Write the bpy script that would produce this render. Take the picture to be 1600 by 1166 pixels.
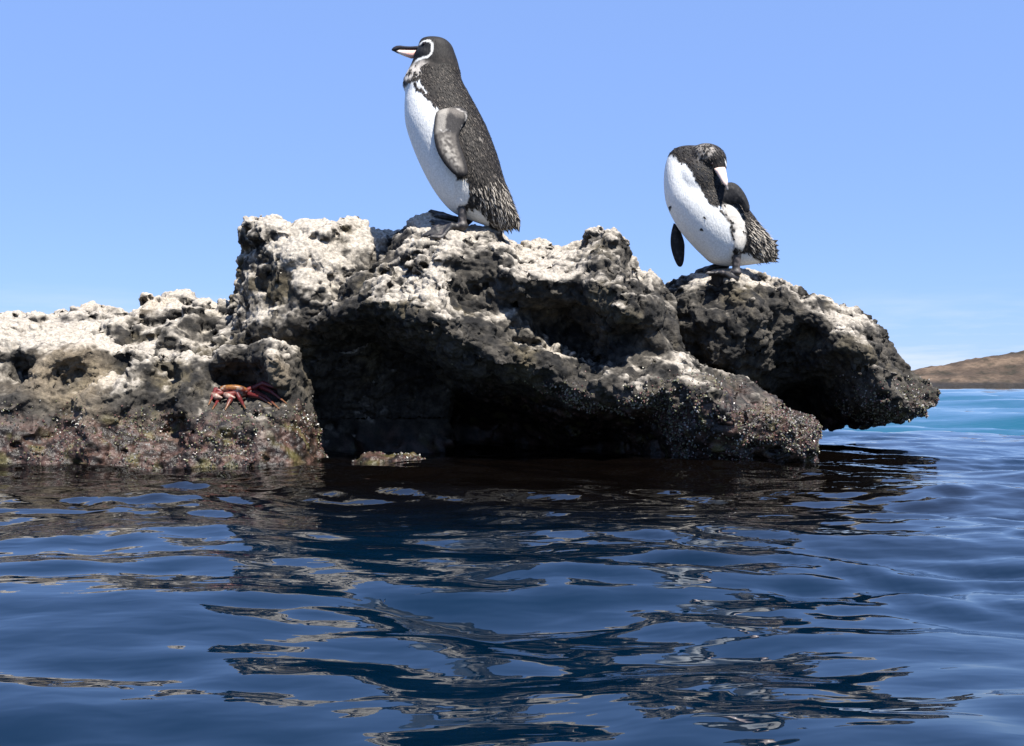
import bpy, math, random
import numpy as np
from mathutils import Vector, Matrix
from mathutils.bvhtree import BVHTree

random.seed(7); RNG = np.random.default_rng(7)
for o in list(bpy.data.objects): bpy.data.objects.remove(o)
SC = bpy.context.scene; COL = SC.collection

# ------------------------------------------------------------------ camera
F, HZ, CH = 1600.0, 607.0, 0.20            # focal length in photo pixels, horizon row, eye height (m)
cam = bpy.data.cameras.new('camera'); cam.sensor_width = 36; cam.lens = 36 * F / 1600
cam.clip_start = 0.02; cam.clip_end = 20000; cam.shift_y = (HZ - 583) / 1600
camo = bpy.data.objects.new('camera', cam); COL.objects.link(camo)
camo.location = (0, 0, CH); camo.rotation_euler = (math.radians(90), 0, 0)
SC.camera = camo
# ------------------------------------------------------------------ sun, sky, exposure
TOSUN = Vector((0.27, -0.44, 0.855)).normalized()
ELEV = math.asin(TOSUN.z); ROT = math.atan2(TOSUN.x, TOSUN.y)
sun = bpy.data.lights.new('sun', 'SUN'); sun.energy = 5.0; sun.angle = math.radians(0.5); sun.color = (1, 0.955, 0.88)
suno = bpy.data.objects.new('sun', sun); COL.objects.link(suno)
suno.rotation_euler = TOSUN.to_track_quat('Z', 'Y').to_euler(); suno.location = (3, -3, 8)
W = bpy.data.worlds.new('World'); SC.world = W; W.use_nodes = True
nt = W.node_tree; nt.nodes.clear()
def N(tree, t, **kw):
    n = tree.nodes.new(t)
    for k, v in kw.items(): setattr(n, k, v)
    return n
sky = N(nt, 'ShaderNodeTexSky', sky_type='NISHITA', sun_disc=False, sun_elevation=ELEV, sun_rotation=ROT,
        altitude=0, air_density=1.0, dust_density=0.0, ozone_density=4.0)
tint = N(nt, 'ShaderNodeMix', data_type='RGBA', blend_type='MULTIPLY'); tint.inputs[0].default_value = 1
tint.inputs[7].default_value = (0.74, 0.82, 1.0, 1)
tc = N(nt, 'ShaderNodeTexCoord'); sep = N(nt, 'ShaderNodeSeparateXYZ')
nt.links.new(tc.outputs['Generated'], sep.inputs[0])
mp = N(nt, 'ShaderNodeMapping'); mp.inputs['Scale'].default_value = (5, 5, 42)
nt.links.new(tc.outputs['Generated'], mp.inputs['Vector'])
n1 = N(nt, 'ShaderNodeTexNoise'); n1.inputs['Scale'].default_value = 1.3; n1.inputs['Detail'].default_value = 7; n1.inputs['Roughness'].default_value = 0.58
nt.links.new(mp.outputs[0], n1.inputs['Vector'])
r1 = N(nt, 'ShaderNodeMapRange'); r1.inputs[1].default_value = 0.44; r1.inputs[2].default_value = 0.70
nt.links.new(n1.outputs[0], r1.inputs[0])
r2 = N(nt, 'ShaderNodeMapRange', interpolation_type='SMOOTHSTEP'); r2.inputs[1].default_value = 0.0; r2.inputs[2].default_value = 0.11
r2.inputs[3].default_value = 0.95; r2.inputs[4].default_value = 0.0
nt.links.new(sep.outputs[2], r2.inputs[0])
mu = N(nt, 'ShaderNodeMath', operation='MULTIPLY'); nt.links.new(r1.outputs[0], mu.inputs[0]); nt.links.new(r2.outputs[0], mu.inputs[1])
cm = N(nt, 'ShaderNodeMix', data_type='RGBA'); cm.inputs[7].default_value = (3.6, 4.0, 4.6, 1)
nt.links.new(sky.outputs[0], tint.inputs[6]); flat = N(nt, 'ShaderNodeMix', data_type='RGBA'); flat.inputs[0].default_value = 0.74; flat.inputs[7].default_value = (1.30, 2.12, 4.35, 1)
nt.links.new(tint.outputs[2], flat.inputs[6]); nt.links.new(flat.outputs[2], cm.inputs[6]); nt.links.new(mu.outputs[0], cm.inputs[0])
bg = N(nt, 'ShaderNodeBackground'); bg.inputs[1].default_value = 0.10
wo = N(nt, 'ShaderNodeOutputWorld')
nt.links.new(cm.outputs[2], bg.inputs[0]); nt.links.new(bg.outputs[0], wo.inputs[0])
SC.view_settings.view_transform = 'Standard'; SC.view_settings.look = 'None'
SC.view_settings.exposure = 1.185; SC.view_settings.gamma = 1.0; SC.view_settings.use_curve_mapping = False
SC.render.engine = 'CYCLES'

# ------------------------------------------------------------------ numpy helpers
def P(px, py, Y): return np.array([(px - 800) / F * Y, Y, CH + (HZ - py) / F * Y])
def sstep(a, b, x):
    t = np.clip((x - a) / (b - a), 0, 1); return t * t * (3 - 2 * t)
def _hash(ix, iy, iz, seed):
    h = (ix.astype(np.uint32) * np.uint32(374761393) + iy.astype(np.uint32) * np.uint32(668265263)
         + iz.astype(np.uint32) * np.uint32(2147483647 - 58) + np.uint32((seed * 974711) & 0xffffffff))
    h = (h ^ (h >> np.uint32(13))) * np.uint32(1274126177); h = (h ^ (h >> np.uint32(16))) * np.uint32(2246822519)
    return h ^ (h >> np.uint32(15))
def perlin(p, seed=0):
    p = p.astype(np.float32); i = np.floor(p).astype(np.int64); f = p - i
    u = f * f * f * (f * (f * 6 - 15) + 10); out = 0
    for a in (0, 1):
        wa = u[:, 0] if a else 1 - u[:, 0]
        for b in (0, 1):
            wb = wa * (u[:, 1] if b else 1 - u[:, 1])
            for c in (0, 1):
                h = _hash(i[:, 0] + a, i[:, 1] + b, i[:, 2] + c, seed)
                gx = (h & np.uint32(1023)).astype(np.float32) / 511.5 - 1
                gy = ((h >> np.uint32(10)) & np.uint32(1023)).astype(np.float32) / 511.5 - 1
                gz = ((h >> np.uint32(20)) & np.uint32(1023)).astype(np.float32) / 511.5 - 1
                d = gx * (f[:, 0] - a) + gy * (f[:, 1] - b) + gz * (f[:, 2] - c)
                out = out + d * wb * (u[:, 2] if c else 1 - u[:, 2])
    return out * 1.2
def fbm(p, o=3, seed=0, g=0.5):
    s = 0; a = 1; q = p
    for k in range(o): s = s + a * perlin(q, seed + k * 17); q = q * 2.03 + 11.3; a *= g
    return s
def worley(p, seed=0):
    p = p.astype(np.float32); i = np.floor(p).astype(np.int64); f = (p - i).astype(np.float32)
    best = np.full(len(p), 9, np.float32); sec = best.copy()
    for a in (-1, 0, 1):
        for b in (-1, 0, 1):
            for c in (-1, 0, 1):
                h = _hash(i[:, 0] + a, i[:, 1] + b, i[:, 2] + c, seed)
                d = ((a + (h & np.uint32(1023)).astype(np.float32) / 1023 - f[:, 0]) ** 2
                     + (b + ((h >> np.uint32(10)) & np.uint32(1023)).astype(np.float32) / 1023 - f[:, 1]) ** 2
                     + (c + ((h >> np.uint32(20)) & np.uint32(1023)).astype(np.float32) / 1023 - f[:, 2]) ** 2)
                sec = np.minimum(sec, np.maximum(best, d)); best = np.minimum(best, d)
    return np.sqrt(best), np.sqrt(sec)
def surface_nets(f, org, h):
    """quad mesh of the zero level of grid f (inside negative)"""
    s = f < 0
    cnt = np.zeros(tuple(n - 1 for n in f.shape), np.uint8)
    for a in (0, 1):
        for b in (0, 1):
            for c in (0, 1):
                cnt += s[a:a + cnt.shape[0], b:b + cnt.shape[1], c:c + cnt.shape[2]]
    act = (cnt > 0) & (cnt < 8); idx = np.argwhere(act)
    vid = np.full(cnt.shape, -1, np.int64); vid[act] = np.arange(len(idx))
    acc = np.zeros((len(idx), 3)); n = np.zeros(len(idx))
    for ax in range(3):
        o1, o2 = [k for k in range(3) if k != ax]
        for a in (0, 1):
            for b in (0, 1):
                i0 = idx.copy(); i0[:, o1] += a; i0[:, o2] += b; i1 = i0.copy(); i1[:, ax] += 1
                f0 = f[tuple(i0.T)]; f1 = f[tuple(i1.T)]; m = (f0 < 0) != (f1 < 0)
                t = f0[m] / (f0[m] - f1[m]); q = i0[m].astype(float); q[:, ax] += t
                acc[m] += q; n[m] += 1
    V = org + h * acc / n[:, None]
    faces = []
    for ax in range(3):
        o1, o2 = (ax + 1) % 3, (ax + 2) % 3
        sl0 = [slice(None)] * 3; sl1 = [slice(None)] * 3
        sl0[ax] = slice(0, -1); sl1[ax] = slice(1, None)
        ch = s[tuple(sl0)] != s[tuple(sl1)]; e = np.argwhere(ch)
        e = e[(e[:, o1] > 0) & (e[:, o2] > 0) & (e[:, o1] < f.shape[o1] - 1) & (e[:, o2] < f.shape[o2] - 1)]
        def c(d1, d2):
            k = e.copy(); k[:, o1] += d1; k[:, o2] += d2; return vid[tuple(k.T)]
        q = np.stack([c(-1, -1), c(0, -1), c(0, 0), c(-1, 0)], 1)
        fl = ~s[tuple(e.T)]; q[fl] = q[fl][:, ::-1]
        faces.append(q)
    return V, np.concatenate(faces)
def sdf_net(func, lo, hi, h):
    lo = np.array(lo, float); hi = np.array(hi, float)
    ax = [np.arange(lo[k], hi[k] + h, h) for k in range(3)]
    g = np.stack(np.meshgrid(*ax, indexing='ij'), -1); sh = g.shape[:3]
    f = func(g.reshape(-1, 3)).reshape(sh)
    return surface_nets(f, lo, h)
def smin(a, b, k):
    h = np.clip(0.5 + 0.5 * (b - a) / k, 0, 1); return b + (a - b) * h - k * h * (1 - h)
def smax(a, b, k): return -smin(-a, -b, k)
def capsule(p, a, b, ra, rb):
    a = np.array(a); b = np.array(b); ab = b - a
    t = np.clip(((p - a) @ ab) / (ab @ ab), 0, 1)
    return np.linalg.norm(p - a - t[:, None] * ab, axis=1) - (ra + (rb - ra) * t)
def ellipsoid(p, c, r, M=None):
    q = p - np.array(c)
    if M is not None: q = q @ M
    r = np.array(r); k = np.linalg.norm(q / r, axis=1); k2 = np.linalg.norm(q / r ** 2, axis=1) + 1e-9
    return k * (k - 1) / k2
def poly_sd(pt, poly):
    """signed distance in 2D to a polygon, negative inside"""
    poly = np.array(poly, float); d = np.full(len(pt), 1e9); ins = np.zeros(len(pt), bool)
    for k in range(len(poly)):
        a = poly[k]; b = poly[(k + 1) % len(poly)]; e = b - a; w = pt - a
        t = np.clip((w @ e) / (e @ e + 1e-12), 0, 1); d = np.minimum(d, ((w - t[:, None] * e) ** 2).sum(1))
        c = ((a[1] > pt[:, 1]) != (b[1] > pt[:, 1]))
        with np.errstate(divide='ignore', invalid='ignore'):
            ins ^= c & (pt[:, 0] < (b[0] - a[0]) * (pt[:, 1] - a[1]) / (b[1] - a[1] + 1e-12) + a[0])
    d = np.sqrt(d); return np.where(ins, -d, d)
def line_d(pt, line):
    d = np.full(len(pt), 1e9)
    for a, b in zip(line[:-1], line[1:]):
        a = np.array(a, float); e = np.array(b, float) - a; w = pt - a
        t = np.clip((w @ e) / (e @ e), 0, 1); d = np.minimum(d, ((w - t[:, None] * e) ** 2).sum(1))
    return np.sqrt(d)
def smooth_curve(pts, n):
    """Catmull-Rom through the rows of pts"""
    p = np.array(pts, float); p = np.vstack([2 * p[0] - p[1], p, 2 * p[-1] - p[-2]])
    t = np.linspace(0, len(p) - 3 - 1e-6, n); i = t.astype(int); u = (t - i)[:, None]
    a, b, c, d = p[i], p[i + 1], p[i + 2], p[i + 3]
    return 0.5 * (2 * b + (c - a) * u + (2 * a - 5 * b + 4 * c - d) * u ** 2 + (3 * b - a - 3 * c + d) * u ** 3)

# ------------------------------------------------------------------ blender helpers
def make_mesh(name, V, Fc, cols=None, smooth=True, extra=None):
    V = np.ascontiguousarray(V, np.float32); me = bpy.data.meshes.new(name)
    if isinstance(Fc, np.ndarray):
        k = Fc.shape[1]; me.vertices.add(len(V)); me.vertices.foreach_set('co', V.ravel())
        me.loops.add(Fc.size); me.loops.foreach_set('vertex_index', Fc.astype(np.int32).ravel())
        me.polygons.add(len(Fc)); me.polygons.foreach_set('loop_start', np.arange(0, Fc.size, k, dtype=np.int32))
        me.update(calc_edges=True)
    else:
        me.from_pydata([tuple(v) for v in V], [], Fc)
    me.validate()
    if cols is not None: set_col(me, cols)
    for nm, v in (extra or {}).items():
        a = me.attributes.new(nm, 'FLOAT', 'POINT'); a.data.foreach_set('value', np.ascontiguousarray(v, np.float32))
    me.polygons.foreach_set('use_smooth', np.full(len(me.polygons), smooth)); me.update()
    return me
def set_col(me, cols):
    a = me.attributes.new('Col', 'FLOAT_COLOR', 'POINT'); c = np.ones((len(cols), 4), np.float32); c[:, :3] = cols
    a.data.foreach_set('color', c.ravel())
def coords(me):
    a = np.empty(len(me.vertices) * 3, np.float32); me.vertices.foreach_get('co', a); return a.reshape(-1, 3).astype(np.float64)
def normals(me):
    a = np.empty(len(me.vertices) * 3, np.float32); me.vertex_normals.foreach_get('vector', a); return a.reshape(-1, 3).astype(np.float64)
def modified(me, *mods):
    o = bpy.data.objects.new('tmp', me); COL.objects.link(o)
    for t, kw in mods:
        m = o.modifiers.new(t, t)
        for k, v in kw.items(): setattr(m, k, v)
    dg = bpy.context.evaluated_depsgraph_get(); r = bpy.data.meshes.new_from_object(o.evaluated_get(dg))
    bpy.data.objects.remove(o); return r
def add(name, me, mat, parent=None, label=None, cat=None, group=None, kind=None):
    o = bpy.data.objects.new(name, me); COL.objects.link(o)
    if me is not None and mat is not None: me.materials.clear(); me.materials.append(mat)
    if parent is not None: o.parent = parent
    for k, v in (('label', label), ('category', cat), ('group', group), ('kind', kind)):
        if v: o[k] = v
    return o
def material(name, base=None, rough=0.6, attr='Col', rattr=None, bump=(), tintscale=None, spec=0.4, ior=None):
    m = bpy.data.materials.new(name); m.use_nodes = True; t = m.node_tree; b = t.nodes['Principled BSDF']
    b.inputs['Roughness'].default_value = rough; b.inputs['Specular IOR Level'].default_value = spec
    if ior: b.inputs['IOR'].default_value = ior
    tcn = N(t, 'ShaderNodeTexCoord')
    if base is None:
        a = N(t, 'ShaderNodeAttribute', attribute_name=attr); src = a.outputs['Color']
    else:
        a = N(t, 'ShaderNodeRGB'); a.outputs[0].default_value = (*base, 1); src = a.outputs[0]
    if tintscale:
        sc, lo, hi = tintscale
        nz = N(t, 'ShaderNodeTexNoise'); nz.inputs['Scale'].default_value = sc; nz.inputs['Detail'].default_value = 5; nz.inputs['Roughness'].default_value = 0.65
        t.links.new(tcn.outputs['Object'], nz.inputs['Vector'])
        mr = N(t, 'ShaderNodeMapRange'); mr.inputs[1].default_value = 0.3; mr.inputs[2].default_value = 0.7; mr.inputs[3].default_value = lo; mr.inputs[4].default_value = hi
        t.links.new(nz.outputs[0], mr.inputs[0])
        mx = N(t, 'ShaderNodeMix', data_type='RGBA', blend_type='MULTIPLY'); mx.inputs[0].default_value = 1
        t.links.new(src, mx.inputs[6]); t.links.new(mr.outputs[0], mx.inputs[7]); src = mx.outputs[2]
    t.links.new(src, b.inputs['Base Color'])
    if rattr:
        a = N(t, 'ShaderNodeAttribute', attribute_name=rattr); t.links.new(a.outputs['Fac'], b.inputs['Roughness'])
    prev = None
    for sc, st, dist, stretch in bump:
        mpn = N(t, 'ShaderNodeMapping'); mpn.inputs['Scale'].default_value = stretch; t.links.new(tcn.outputs['Object'], mpn.inputs[0])
        nz = N(t, 'ShaderNodeTexNoise'); nz.inputs['Scale'].default_value = sc; nz.inputs['Detail'].default_value = 4
        t.links.new(mpn.outputs[0], nz.inputs['Vector'])
        bm = N(t, 'ShaderNodeBump'); bm.inputs['Strength'].default_value = st; bm.inputs['Distance'].default_value = dist
        t.links.new(nz.outputs[0], bm.inputs['Height'])
        if prev: t.links.new(prev.outputs[0], bm.inputs['Normal'])
        prev = bm
    if prev: t.links.new(prev.outputs[0], b.inputs['Normal'])
    return m
M_ROCK = material('lava_rock', rattr='rough', bump=((260, 0.55, 0.004, (1, 1, 1)),), tintscale=(170, 0.55, 1.3), spec=0.28)
M_BARN = material('barnacle', rough=0.35, spec=0.5)
M_PLUME = material('plumage', rough=0.65, bump=((150, 0.35, 0.004, (1.6, 1.6, 0.5)),), tintscale=(220, 0.8, 1.15), spec=0.2)
M_FEATH = material('feather', rough=0.65, spec=0.18)
M_SKIN = material('scaly_skin', rough=0.5, bump=((400, 0.4, 0.002, (1, 1, 1)),), tintscale=(120, 0.6, 1.3))
M_BEAK = material('beak_horn', rough=0.32, tintscale=(150, 0.8, 1.15))
M_EYE = material('eye', base=(0.02, 0.012, 0.01), rough=0.08)
M_CRAB = material('crab_shell', rough=0.42, tintscale=(240, 0.35, 1.3), spec=0.4)

# ------------------------------------------------------------------ water
def wave_height(x, y):
    rng = np.random.default_rng(21); z = np.zeros_like(x)
    dist = np.hypot(x, y)
    wx = x + 0.10 * np.sin(1.7 * y + 0.8 * x + 1.0) + 0.05 * np.sin(4.1 * x - 2.2 * y)
    wy = y + 0.10 * np.sin(1.3 * x - 0.9 * y + 2.0) + 0.05 * np.sin(3.7 * y + 2.9 * x + 0.6)
    lam = np.concatenate([np.geomspace(0.95, 0.32, 9), np.geomspace(0.30, 0.13, 14), np.geomspace(0.12, 0.06, 14)])
    gust = 0.55 + 0.9 * sstep(-0.35, 0.45, perlin(np.stack([x * 1.5, y * 2.6, 0 * x], 1), 77) + 0.5 * perlin(np.stack([x * 4, y * 7, 0 * x], 1), 78))
    for L in lam:
        th = rng.normal(math.radians(250), 0.55); k = 2 * math.pi / L; ph = rng.uniform(0, 6.28)
        s = (0.027 if L > 0.31 else 0.029 if L > 0.125 else 0.037) * rng.uniform(0.6, 1.3)
        q = k * (wx * math.cos(th) + wy * math.sin(th)) + ph
        fade = np.clip(1 - (dist - 34 * L) / (22 * L), 0, 1) * (gust if L < 0.31 else 1)
        z += s / k * (np.sin(q) + 0.25 * np.cos(2 * q)) * fade
    far = 0.35 + 0.65 * sstep(3.2, 6.0, y)
    for L, th, s in ((0.55, 4.7, .06), (0.8, 4.5, .09), (1.3, 4.2, .10), (1.9, 4.25, .07), (3.1, 4.6, .06), (5.0, 4.4, .05), (9.0, 4.8, .04)):
        k = 2 * math.pi / L; z += s / k * np.sin(k * (wx * math.cos(th) + wy * math.sin(th)) + L) * np.clip((dist - 0.6) / 2.5, 0, 1) * (far if L > 1.5 else sstep(3.2, 6.0, y))
    # a small swell wrapping round the end of the boulder
    c = 3.95 + 0.10 * (x - 1.5) + 0.05 * np.sin(3 * x)
    z += 0.035 * np.exp(-((y - c) / np.where(y < c, 0.15, 0.34)) ** 2) * sstep(0.9, 1.7, x) * (1 - sstep(3.2, 5.0, x))
    return z
def graded(fine0, fine1, step, grow, far):
    a = list(np.arange(fine0, fine1 + step / 2, step)); s = step
    while a[-1] < far: s *= grow; a.append(a[-1] + s)
    return np.array(a)
xs = graded(0, 1.15, 0.0145, 1.05, 6000); xs = np.concatenate([-xs[:0:-1], xs])
yp = graded(0.4, 2.6, 0.0115, 1.03, 9000); yn = graded(0, 0.3, 0.05, 1.25, 3000)
ys = np.concatenate([0.4 - yn[:0:-1], yp])
X, Yg = np.meshgrid(xs, ys, indexing='ij'); Z = wave_height(X.ravel(), Yg.ravel())
V = np.stack([X.ravel(), Yg.ravel(), Z], 1); nx_, ny_ = X.shape
I = np.arange(nx_ * ny_).reshape(nx_, ny_)
Q = np.stack([I[:-1, :-1], I[1:, :-1], I[1:, 1:], I[:-1, 1:]], -1).reshape(-1, 4)
# body colour: brown shallows by the rocks, spread wider to paint in their dark reflection, navy near, turquoise over the sand farther out
xx, yy = V[:, 0], V[:, 1]
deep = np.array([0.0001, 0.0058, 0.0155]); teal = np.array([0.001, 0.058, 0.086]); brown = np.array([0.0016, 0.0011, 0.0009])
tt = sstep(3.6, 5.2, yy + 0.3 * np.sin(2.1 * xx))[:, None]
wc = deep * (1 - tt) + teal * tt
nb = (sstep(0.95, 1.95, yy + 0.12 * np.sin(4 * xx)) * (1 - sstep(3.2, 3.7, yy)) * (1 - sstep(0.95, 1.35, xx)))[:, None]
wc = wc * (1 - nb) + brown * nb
M_WATER = material('sea_water', rough=0.01, spec=0.5, ior=1.47, bump=((15, 0.40, 0.003, (1.0, 2.1, 1)), (34, 0.30, 0.001, (1.0, 2.0, 1))))
for n_ in M_WATER.node_tree.nodes:
    if n_.type == 'TEX_NOISE': n_.inputs['Detail'].default_value = 0.6; n_.inputs['Distortion'].default_value = 0.5
M_WATER.node_tree.nodes['Principled BSDF'].inputs['Specular Tint'].default_value = (0.62, 0.88, 1.0, 1)
add('sea', make_mesh('sea', V, Q, wc), M_WATER, kind='structure')

# ------------------------------------------------------------------ rocks
FACES = [None]
def vnormals(v, q):
    fn = np.cross(v[q[:, 2]] - v[q[:, 0]], v[q[:, 3]] - v[q[:, 1]]); n = np.zeros_like(v)
    for k in range(3):
        for j in range(4): n[:, k] += np.bincount(q[:, j], fn[:, k], len(v))
    return n / (np.linalg.norm(n, axis=1)[:, None] + 1e-12)
def laplace(v, q, it):
    cnt = np.bincount(q.ravel(), minlength=len(v)).astype(float) * 2 + 1e-9
    for _ in range(it):
        w = np.zeros_like(v)
        for j in range(4):
            for o in (1, 3):
                for k in range(3): w[:, k] += np.bincount(q[:, j], v[q[:, (j + o) % 4], k], len(v))
        v = 0.5 * v + 0.5 * w / cnt[:, None]
    return v
def subdiv(v, q, a, sel):
    """split the selected quads in four; a is a per-vertex attribute carried along"""
    r = q[~sel]; s_ = q[sel]; nv = len(v)
    e = np.sort(np.stack([s_, np.roll(s_, -1, 1)], -1).reshape(-1, 2), 1); key = e[:, 0] * nv + e[:, 1]
    u, inv = np.unique(key, return_inverse=True); e0, e1 = u // nv, u % nv
    em = nv + inv.reshape(-1, 4); fc = nv + len(u) + np.arange(len(s_))
    add_ = lambda x: np.vstack([x, (x[e0] + x[e1]) / 2, x[s_].mean(1)])
    nq = [np.stack([s_[:, j], em[:, j], fc, em[:, (j + 3) % 4]], 1) for j in range(4)]
    nq = np.concatenate(nq); return add_(v), np.concatenate([nq, r]), add_(a), np.r_[np.ones(len(nq), bool), np.zeros(len(r), bool)]
def rbf(pts, val, smooth=1e-4):
    pts = np.array(pts); n = len(pts)
    r2 = ((pts[:, None] - pts[None]) ** 2).sum(-1); K = 0.5 * r2 * np.log(r2 + 1e-12) + smooth * np.eye(n)
    Pm = np.c_[np.ones(n), pts]; A = np.block([[K, Pm], [Pm.T, np.zeros((3, 3))]])
    w = np.linalg.solve(A, np.r_[val, 0, 0, 0])
    def ev(q):
        r2 = ((q[:, None] - pts[None]) ** 2).sum(-1)
        return (0.5 * r2 * np.log(r2 + 1e-12)) @ w[:n] + w[n] + q @ w[n + 1:]
    return ev
def relief_rock(top, front, back, seed, voxel=0.0145, bottom=None, calm=(), lump=1.0, zlo=-0.14, levels=2, xlim=None, ymax=9.0, zmin=-0.02):
    """solid rock from its skyline (top), the depth of its face (front) and its thickness; all real metres"""
    t = np.array([P(*q) for q in top]); fr = np.array([P(*q) for q in list(front) + list(top)])
    low = fr[fr[:, 2] < 0.10]; low = low.copy(); low[:, 2] = zlo - 0.1
    fr = np.vstack([fr, low]); ev = rbf(fr[:, [0, 2]], fr[:, 1])
    x0, x1 = t[:, 0].min() - 0.06, t[:, 0].max() + 0.06
    if xlim: x0, x1 = max(x0, xlim[0]), min(x1, xlim[1])
    z1 = t[:, 2].max() + 0.06; y0 = fr[:, 1].min() - 0.07; y1 = t[:, 1].max() + back + 0.3
    gx = np.arange(x0, x1, voxel); gy = np.arange(y0, y1, voxel); gz = np.arange(zlo, z1, voxel)
    A, B = np.meshgrid(gx, gz, indexing='ij')
    yf = np.clip(ev(np.c_[A.ravel(), B.ravel()]).reshape(A.shape), fr[:, 1].min() - 0.03, fr[:, 1].max() + 0.03)
    gyx, gyz = np.gradient(yf, voxel); den = np.sqrt(1 + np.clip(gyx ** 2 + gyz ** 2, 0, 9))
    o = np.argsort(t[:, 0], kind='stable'); T = np.interp(gx, t[o, 0], t[o, 2]); R = np.interp(gx, t[o, 0], t[o, 1])
    slope = np.sqrt(1 + np.clip(np.gradient(T, voxel) ** 2, 0, 6))
    Y3 = gy[None, :, None]; Z3 = gz[None, None, :]
    f = smax((yf / 1)[:, None, :] - Y3, np.zeros(1), 1e-6) * 0 + ((yf[:, None, :] - Y3) / den[:, None, :])
    f = smax(f, (Z3 - T[:, None, None]) / slope[:, None, None] + 0.004, 0.03)
    f = smax(f, (Y3 - (R[:, None, None] + back + 0.45 * np.clip(T[:, None, None] - Z3, 0, 9))) * 0.85, 0.08)
    if bottom is not None:
        b = np.array([P(*q) for q in bottom]); Bz = np.interp(gx, b[:, 0], b[:, 2])
        f = smax(f, Bz[:, None, None] - Z3, 0.03)
    f = np.maximum(f, x0 + 2 * voxel - gx[:, None, None]); f = np.maximum(f, gx[:, None, None] - (x1 - 2 * voxel))
    G = np.stack(np.meshgrid(gx, gy, gz, indexing='ij'), -1).reshape(-1, 3)
    near = np.abs(f.ravel()) < 0.06; g = G[near]
    w = np.ones(len(g))
    for c in calm: w *= sstep(0.02, 0.085, np.linalg.norm(g - np.array(c), axis=1))
    ff = f.ravel()
    nz = 0.026 * perlin(g * 5.5, seed) + 0.022 * perlin(g * 11 + 3, seed + 1) + 0.028 * (np.abs(perlin(g * [15, 15, 19], seed + 2)) - 0.22)
    w1, w2 = worley(g * [9, 9, 12] + 0.12 * np.stack([perlin(g * 14, seed + 5), perlin(g * 14, seed + 6), perlin(g * 14, seed + 7)], 1) * 3, seed + 3)
    nz += 0.026 * np.exp(-((w2 - w1) / 0.10) ** 2)                       # cracks between blocks
    pit = perlin(g * 17 + 7, seed + 9); nz += 0.030 * sstep(0.30, 0.62, pit)      # hollows
    ff[near] += nz * lump * w; f = ff.reshape(f.shape)
    f[:, :, 0] = np.maximum(f[:, :, 0], 0.01)
    Vv, Fq = surface_nets(f, np.array([gx[0], gy[0], gz[0]]), voxel)
    big = laplace(Vv, Fq, 7); nbv = vnormals(big, Fq); v, Q2, nb_ = Vv, Fq, nbv
    keep = (nbv[:, 1] < 0.12) | (nbv[:, 2] > 0.62); keep &= (Vv[:, 2] > zmin) & (Vv[:, 1] < ymax)
    sel = keep[Fq].any(1)
    for lv in range(levels):
        v, Q2, nb_, sel = subdiv(v, Q2, nb_, sel)
    v = laplace(v, Q2, 3); n = vnormals(v, Q2); nb_ = nb_ / (np.linalg.norm(nb_, axis=1)[:, None] + 1e-9)
    w = np.ones(len(v))
    for c in calm: w *= 0.35 + 0.65 * sstep(0.02, 0.09, np.linalg.norm(v - np.array(c), axis=1))
    wq = v + 0.010 * np.stack([perlin(v * 30, seed + 31), perlin(v * 30, seed + 32), perlin(v * 30, seed + 33)], 1)
    a1, a2 = worley(wq * [30, 30, 36], seed + 11); b1, b2 = worley(wq * 68, seed + 12)
    rg = sstep(-0.25, 0.25, perlin(v * 6, seed + 13))                   # rough clinker against smoother skin
    d = 0.013 * (0.45 - a1) * (0.5 + 0.8 * rg) + 0.0058 * (0.45 - b1) * (0.35 + 0.9 * rg)
    d -= 0.0055 * np.exp(-((a2 - a1) / 0.09) ** 2) * sstep(-0.1, 0.5, perlin(v * 8 + 5, seed + 21)) + 0.0014 * np.exp(-((b2 - b1) / 0.12) ** 2)
    d -= 0.009 * sstep(0.30, 0.55, perlin(v * 42, seed + 14)) * (0.3 + rg)
    d += 0.006 * perlin(v * 24, seed + 15) + 0.0030 * perlin(v * 110, seed + 16)
    v2 = v + n * (d * w)[:, None]
    me = make_mesh('rock', v2, Q2); FACES[0] = Q2
    return me, v2, nb_, d
def mixc(a, b, t): return a * (1 - t[:, None]) + np.array(b) * t[:, None]
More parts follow.
